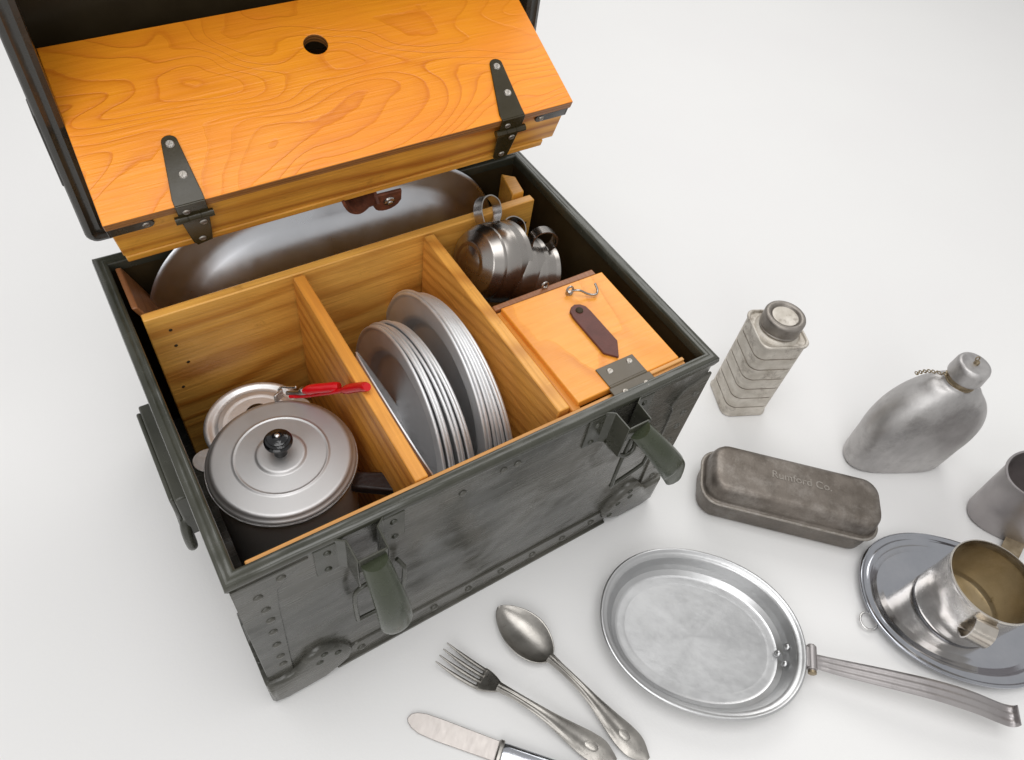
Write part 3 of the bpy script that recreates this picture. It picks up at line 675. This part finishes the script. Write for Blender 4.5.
# canteen
can = thing('canteen', 'kidney shaped aluminium canteen standing upright with chained screw cap', 'canteen', (.7590, -.1020, 0), (0, 0, R(-27)))
can.scale = (.965, 1, .945)
def kid(a, b, z, n=96, dent=.25):
    o = []
    for i in range(n):
        th = 2*PI*i/n; c, s = math.cos(th), math.sin(th)
        x = a*abs(c)**.88*(1 if c >= 0 else -1); y = b*abs(s)**.9*(1 if s >= 0 else -1)
        y += dent*b*((x/a)**2*-1+.45)*(1 if True else 0)
        o.append((x, y, z))
    return o
cr = [(.045, .022, 0, .2), (.062, .030, .0006, .25), (.0655, .0325, .003, .28), (.0668, .0335, .010, .3), (.0690, .0345, .045, .3), (.0712, .0350, .068, .3), (.0690, .0345, .092, .28), (.0615, .0325, .113, .25), (.0510, .0290, .130, .2), (.0375, .0245, .144, .12), (.0290, .0195, .1535, .05), (.0200, .0172, .1570, 0), (.0172, .0168, .1600, 0), (.0165, .0165, .1610, 0)]
pts = []
rings = []
ks = smooth([(a, b, z) for a, b, z, d in cr], 3); kd = smooth([(d, 0, 0) for *_, d in cr], 3)
rings = [kid(a, b, z, 96, d[0]) for (a, b, z), d in zip(ks, kd)]
obj('body', loft(rings), M['canteen'], can, ang=60)
obj('neck', lathe([(.0, .158), (.0168, .158), (.0172, .1615), (.0160, .1622), (.0160, .1645), (.0172, .165), (.0172, .1690), (.0155, .1695), (0, .1695)], 48), M['brass'], can)
cc = obj('cap', lathe([(0, 0), (.0180, 0), (.0196, .0010), (.0198, .003), (.0190, .0175), (.0178, .0208), (.0155, .0222), (0, .0226)], 64), M['canteen'], can, loc=(.0, 0, .1690), ang=60)
obj('cap_stud', G(lathe([(.0030, .022), (.0030, .0245), (.0024, .0262), (0, .0266)], 20), mv(rx(torus(.0024, .0007, 16, 8), R(75)), -.001, .002, .0285)), M['brass'], cc)
chain = []
cpts = smooth([(-.0175, .006, .1640), (-.0240, .012, .1600), (-.0300, .0150, .1580), (-.0360, .0160, .1555), (-.0420, .0160, .1525)], 3)
for i, p in enumerate(cpts):
    g = torus(.0021, .0006, 14, 6)
    g = rx(g, R(90) if i % 2 else R(10)); chain.append(mv(rz(g, R(30)), *p))
obj('chain', G(*chain), M['brass'], can)

# oblong brown tin
bt = thing('oblong_tin', 'long brown tarnished tin box with domed embossed lid', 'tin', (.5690, -.0870, 0), (0, 0, R(-44)))
bt.scale = (1.115, 1.17, 1.16)
def rr4(a, b, r, z): return [(x, y, z) for x, y in rrect(a, b, r, 8)]
obj('base', loft([rr4(.082, .022, .015, 0), rr4(.0855, .0262, .017, .0005), rr4(.0870, .0278, .018, .003), rr4(.0885, .0292, .0185, .026), rr4(.0900, .0305, .0195, .0272), rr4(.0900, .0305, .0195, .0284), rr4(.085, .026, .015, .0286)]), M['brown_tin'], bt, ang=60)
obj('seam_bead', loft([rr4(.0897, .0302, .0193, .0270), rr4(.0910, .0315, .0203, .0274), rr4(.0912, .0317, .0205, .0280), rr4(.0905, .0310, .0200, .0287), rr4(.0890, .0295, .0190, .0288)], caps=False), M['worn_letters_seam_highlight'], bt, ang=80)  # lighter metal than the base paints in the highlight along the seam
blid = obj('tin_lid', loft([rr4(.0885, .0290, .0185, .0284), rr4(.0872, .0278, .0178, .0292), rr4(.0866, .0272, .0174, .0310), rr4(.0862, .0268, .0172, .0410), rr4(.0854, .0260, .0168, .0455), rr4(.0835, .0245, .0155, .0490), rr4(.0795, .0208, .013, .0505), rr4(.075, .017, .01, .0508)]), M['brown_tin'], bt, ang=70)
cu = bpy.data.curves.new('embossed_lettering', 'FONT'); cu.body = 'Rumford Co.'; cu.size = .0115; cu.extrude = .00010; cu.bevel_depth = .00012; cu.align_x = 'CENTER'; cu.align_y = 'CENTER'
tmp = bpy.data.objects.new('tmp', cu); COL.objects.link(tmp); bpy.context.view_layer.update()
tm = bpy.data.meshes.new_from_object(tmp.evaluated_get(bpy.context.evaluated_depsgraph_get())); bpy.data.objects.remove(tmp)
lt = bpy.data.objects.new('embossed_lettering', tm); COL.objects.link(lt); tm.materials.clear(); tm.materials.append(M['worn_letters_seam_highlight']); lt.parent = bt; lt.location = (.004, .003, .0510)

# oval frying pan with folding handle
pan = thing('frying_pan', 'shallow oval aluminium pan with long ribbed folding handle', 'pan', (.3815, -.1530, 0), (0, 0, R(-45)))
A, B = .1045, .0835
prof = [(-.0835, .0), (-.028, 0), (-.022, .0015), (-.014, .008), (-.007, .0215), (-.0035, .0235), (-.0005, .0240), (.0000, .0255), (-.0012, .0268), (-.0028, .0266), (-.0040, .0250), (-.0052, .0246), (-.0068, .0240), (-.0090, .0225), (-.0125, .0130), (-.0160, .0060), (-.0195, .0030), (-.0235, .0022), (-.0270, .0026), (-.0300, .0020), (-.0835, .0018)]
obj('dish', olathe(prof, A, B, 2.12), M['pan'], pan, ang=70)
for x, y, z in ((.0905, .010, .0125), (.0885, -.007, .0105), (.0835, .0035, .0065)):
    obj('rivet', ry(dome(.0036, .0018, 20), R(-52)), M['pan'], pan, loc=(x-.0012, y, z))
obj('handle_hinge', G(box(.1035, .1075, -.0100, .0100, .0060, .0270), mv(rx(lathe([(.0050, -.0125), (.0050, .0115)], 24), PI/2), .1100, 0, .0235), mv(rx(lathe([(.0036, -.014), (.0036, .0135)], 24), PI/2), .1100, 0, .0235)), M['cup_alu'], pan, bevel=.0008)
obj('hinge_pin', mv(rx(lathe([(.0032, .0), (.0042, .0004), (.0042, .0028), (.003, .0036), (0, .0038)], 20), PI/2), .1100, -.0122, .0235), M['brass'], pan)
def ribbed(w, h=.0016, d=.0011):
    n = 25; top = []
    for i in range(n):
        u = -1+2*i/(n-1); rib = .5+.5*math.cos(u*PI*3.0)
        top.append((u*w, h+d*(rib) - .0012*abs(u)**3))
    return [(-w, -.0004)]+[(w, -.0004)]+top[::-1]
hp = smooth([(.1120, 0, .0240), (.1280, .0005, .0235), (.1500, .001, .0250), (.1850, .001, .0300), (.2250, .001, .0340), (.2600, .0005, .0335), (.2850, .0, .0290), (.2960, .0, .0268), (.3020, 0, .0268), (.3058, 0, .0295), (.3068, 0, .0345)], 5)
n = len(hp); secs = []
for i in range(n):
    s = i/(n-1); w = .0072+.0034*min(1, s*2.2); w -= .0012*max(0, (s-.80)/.2)
    secs.append(ribbed(w, .0012, .0014*(1-max(0, (s-.82)/.18)) if s > .06 else .0004))
obj('handle', rz(sweep(hp, secs), 0), M['cup_alu'], pan, rot=(0, 0, R(-1)), ang=60)

# polished oval dish (cover) with ring
dish = thing('oval_dish', 'polished flat oval dish with small wire ring, under the silver mug', 'dish', (.6545, -.2740, 0), (0, 0, R(-45)))
prof = [(-.0830, .0), (-.0260, 0), (-.0150, .0035), (-.0040, .0098), (-.0005, .0105), (.0, .0120), (-.0012, .0134), (-.0030, .0134), (-.0042, .0118), (-.0062, .0112), (-.0090, .0128), (-.0110, .0128), (-.0150, .0095), (-.0220, .0062), (-.0300, .0052), (-.0830, .0045)]
obj('dish_body', olathe(prof, .1060, .0835, 2.15), M['polished'], dish, ang=70)
obj('wire_ring', mv(rx(torus(.0092, .0013, 32, 10), R(6)), -.0975, -.0425, .0070), M['bright'], dish)
obj('ring_lug', box(-.0920, -.0840, -.0400, -.0330, .0060, .0110), M['bright'], dish, bevel=.001)

# silver mug standing on the dish
mug = thing('silver_mug', 'dented silver mug with curled handle standing on the polished dish', 'mug', (.6560, -.2740, .0052))
r = .0435
obj('cup_body', lathe([(0, 0), (r-.003, 0), (r, .0015), (r+.0006, .003), (r+.0010, .0060), (r+.0004, .03), (r+.0012, .066), (r+.0022, .0700), (r+.0020, .0716), (r+.0008, .0718), (r, .0690)], 96, caps=False), M['silver_mug'], mug, ang=60)
bpy.data.objects['cup_body'] if False else None
obj('lining', lathe([(r+.0002, .0692), (r-.0012, .064), (r-.0012, .0080), (r-.0040, .0040), (0, .0038)], 96, caps=False), M['brass_in'], mug)
# (outer wall lathe is capped by the lining just inside it)
hm = smooth([(r+.000, 0, .0600), (r+.0060, 0, .0640), (r+.0150, 0, .0600), (r+.0185, 0, .0500), (r+.0160, 0, .0400), (r+.0090, 0, .0350), (r+.0070, 0, .0330), (r+.001, 0, .0320)], 6)
obj('cup_handle', rz(sweep(hm, [(-.0008, -.0105), (.0008, -.0105), (.0008, .0105), (-.0008, .0105)], (0, 1, 0)), R(-150)), M['silver_mug'], mug)

# canteen cup at the frame edge
cup = thing('canteen_cup', 'grey kidney shaped canteen cup with brass hinged handle at the right edge', 'cup', (.8240, -.2500, 0), (0, 0, R(-55)))
cl2 = [(.054, .030, 0, .2), (.0600, .0345, .0010, .25), (.0615, .0360, .004, .28), (.0640, .0380, .040, .3), (.0665, .0400, .0840, .3), (.0690, .0420, .0858, .3), (.0690, .0420, .0875, .3), (.0665, .0398, .0876, .3), (.0650, .0388, .084, .3), (.0600, .0345, .006, .28), (.052, .028, .003, .2)]
obj('cup_body', loft([kid(a, b, z, 96, d) for a, b, z, d in cl2]), M['cup_alu'], cup, ang=60)
Mc = Matrix.Translation((.8240, -.2500, 0)) @ Matrix.Rotation(R(-55), 4, 'Z')
def cw(g): return xf(g, Mc.inverted())
def perforated():
    # brass strip with a row of holes, standing on its long edge against the cup
    g = [box(-.020, .020, -.001, .001, 0, .0030), box(-.020, .020, -.001, .001, .0120, .0150)]
    for k in range(6): g.append(box(-.020+.0074*k, -.0170+.0074*k, -.001, .001, .0028, .0122))
    return G(*g)
obj('handle_bracket', cw(mv(rz(rx(perforated(), R(-60)), R(-40)), .8060, -.2620, .0100)), M['brass'], cup, bevel=.0005)
obj('folding_handle', cw(sweep(smooth([(.8020, -.2560, .0105), (.7900, -.2620, .0080), (.7740, -.2680, .0040), (.760, -.2730, .0022)], 5), [(-.0105, -.0008), (.0105, -.0008), (.0105, .0008), (-.0105, .0008)])), M['brass'], cup)

# spoon
def dish_grid(L, wfun, dfun, zfun, n=30, m=14):
    v, f = [], []
    for i in range(n+1):
        s = i/n; w = wfun(s)
        for j in range(m+1):
            t_ = -1+2*j/m
            v.append((L*s, w*t_, zfun(s) - dfun(s)*(1-t_*t_)))
    for i in range(n):
        for j in range(m): a = i*(m+1)+j; f.append([a, a+1, a+m+2, a+m+1])
    return v, f
def fluted(w, h, g=1.):
    n = 17; o = []
    for i in range(n):
        u = -1+2*i/(n-1)
        o.append((u*w, h*(1-.45*u*u) - g*h*.38*(math.cos(u*PI*2.2)*.5+.5)))
    return [(-w, -h*.25), (w, -h*.25)] + o[::-1]
def flat_handle(L0, L1, ws, hs, zs, gs, k=6):
    n = len(ws); P = smooth([(L0+(L1-L0)*i/(n-1), 0, zs[i]) for i in range(n)], k)
    Q = smooth([(ws[i], hs[i], gs[i]) for i in range(n)], k)
    return sweep(P, [fluted(a, b, c) for a, b, c in Q])
def heel(sx, w, h, z):   # scroll ornament near the handle end
    return mv(xf(dome(1, 1, 20), Matrix.Diagonal((w*1.5, w*.9, h*.45, 1))), sx, 0, z-.0008)
sa = math.atan2(-.2080+.0300, .2630-.2215)
spoon = thing('spoon', 'tarnished silver tablespoon with fluted handle lying between fork and oval pan', 'spoon', (.2190, -.0290, .0012), (0, 0, math.atan2(-.182, .0445)))
def wspoon(s): return max(.0004, .0224*(math.sin(PI*min(1, max(0, s))**.92)**.62)*(.80+.32*s)*(1 if s < .9 else (1-(s-.9)*4.2)))
obj('bowl', dish_grid(.0740, wspoon, lambda s: .0085*math.sin(PI*min(1, s*1.0))**.8, lambda s: .0090-.002*math.cos(s*PI*2)*.5+.0015*s), M['silver'], spoon, solid=.0012, sub=1)
obj('handle', G(flat_handle(.0700, .1930, [.0048, .0040, .0040, .0045, .0056, .0076, .0098, .0116, .0106, .0030], [.0030, .0034, .0034, .0032, .0030, .0030, .0028, .0028, .0024, .0014], [.0110, .0135, .0150, .0150, .0130, .0100, .0070, .0050, .0046, .0045], [.3, .8, 1, 1, 1, 1, .8, .3, .1, 0]), heel(.1640, .0045, .0016, .0085)), M['silver'], spoon, ang=60)
# fork
fork = thing('fork', 'four tined tarnished silver fork with fluted handle between knife and spoon', 'fork', (.1480, -.0410, .0012), (0, 0, math.atan2(-.152, .085)))
tin_p = []
for k in range(4):
    y = (-1.5+k)*.0060
    pp = smooth([(0, y*1.12, .0110), (.012, y*1.10, .0072), (.026, y*1.06, .0045), (.040, y*1.0, .0044), (.0460, y*.95, .0058)], 5)
    tin_p.append(tube(pp, [.0006+.0013*min(1, i/9) for i in range(len(pp))], 8))
obj('tines', G(*tin_p), M['silver'], fork)
obj('shoulder', dish_grid(.0230, lambda s: .0112*(1-.72*s**1.8) if s > .05 else .0110, lambda s: .0010*(1-s), lambda s: .0056+.0075*s**1.2, 14, 8), M['silver'], fork, solid=.0018, sub=1, loc=(.0430, 0, 0))
obj('handle', G(flat_handle(.0620, .1850, [.0044, .0038, .0040, .0046, .0058, .0078, .0100, .0116, .0106, .0030], [.0026, .0032, .0034, .0032, .0030, .0030, .0028, .0028, .0024, .0014], [.0125, .0150, .0155, .0150, .0130, .0100, .0070, .0050, .0046, .0045], [.3, .8, 1, 1, 1, 1, .8, .3, .1, 0]), heel(.1600, .0045, .0016, .0085)), M['silver'], fork, ang=60)
# knife
kn = thing('table_knife', 'round tipped table knife with spotted blade at the bottom edge', 'knife', (.0945, -.0755, .0015), (0, 0, math.atan2(-.072, .062)))
ko = [(0, .0010), (.0020, .0052), (.0070, .0082), (.0150, .0098), (.0300, .0102), (.0860, .0096), (.0860, -.0080), (.0300, -.0088), (.0140, -.0080), (.0060, -.0055), (.0015, -.0022)]
obj('blade', prism(ko, 0, .0016), M['knife'], kn, bevel=.0005)
obj('bolster', loft([[(x, y*w, z0+z*h) for y, z in superell(1, 1, 3, 28)] for x, w, h, z0 in ((.0855, .0100, .0030, .0028), (.0870, .0108, .0040, .0036), (.0895, .0108, .0042, .0038), (.0905, .0098, .0036, .0036))]), M['silver'], kn)
obj('handle', loft([[(x, y*w, z0+z*h) for y, z in superell(1, 1, 3.2, 28)] for x, w, h, z0 in ((.0905, .0088, .0036, .0036), (.095, .0092, .0042, .0040), (.14, .0100, .0048, .0044), (.178, .0110, .0050, .0046), (.184, .0090, .0040, .0046))]), M['polished'], kn)

# ------------------------------------------------------------------ camera
cam = bpy.data.cameras.new('camera'); co = bpy.data.objects.new('camera', cam); COL.objects.link(co)
Rc = ((0.84079843, -0.5273713, 0.12221908), (-0.34961568, -0.70135861, -0.62118031), (0.41331207, 0.47955773, -0.7740785))
Mx = Matrix((( Rc[0][0], -Rc[1][0], -Rc[2][0]), (Rc[0][1], -Rc[1][1], -Rc[2][1]), (Rc[0][2], -Rc[1][2], -Rc[2][2])))
co.matrix_world = Matrix.Translation((.01038661, -.22520965, .71286401)) @ Mx.to_4x4()
cam.sensor_width = 36; cam.lens = 725.08/1024*36; cam.clip_start = .01; cam.clip_end = 100
S.camera = co

# ------------------------------------------------------------------ light: studio, large soft boxes
w = bpy.data.worlds.new('World'); S.world = w; w.use_nodes = True
bg = w.node_tree.nodes['Background']; bg.inputs[0].default_value = (1, .997, .99, 1); bg.inputs[1].default_value = .56
def area(nm, loc, target, sx, sy, power, col=(1, 1, 1)):
    l = bpy.data.lights.new(nm, 'AREA'); l.shape = 'RECTANGLE'; l.size = sx; l.size_y = sy; l.energy = power; l.color = col
    o = bpy.data.objects.new(nm, l); COL.objects.link(o); o.location = loc
    d = Vector(target)-Vector(loc); o.rotation_euler = d.to_track_quat('-Z', 'Y').to_euler(); return o
area('softbox_key', (1.5, 1.3, 1.8), (.35, 0, .1), 1.4, 1.2, 14, (1, .99, .97))
area('softbox_top', (.05, -.05, 2.3), (.2, .1, 0), 1.5, 1.3, 21)
area('softbox_front', (-1.0, -1.3, 1.5), (.2, .1, .1), 1.4, 1.1, 11)
S.view_settings.view_transform = 'Standard'; S.view_settings.look = 'None'; S.view_settings.exposure = 0; S.view_settings.gamma = 1
S.render.engine = 'CYCLES'
S.render.resolution_x = 1024; S.render.resolution_y = 760
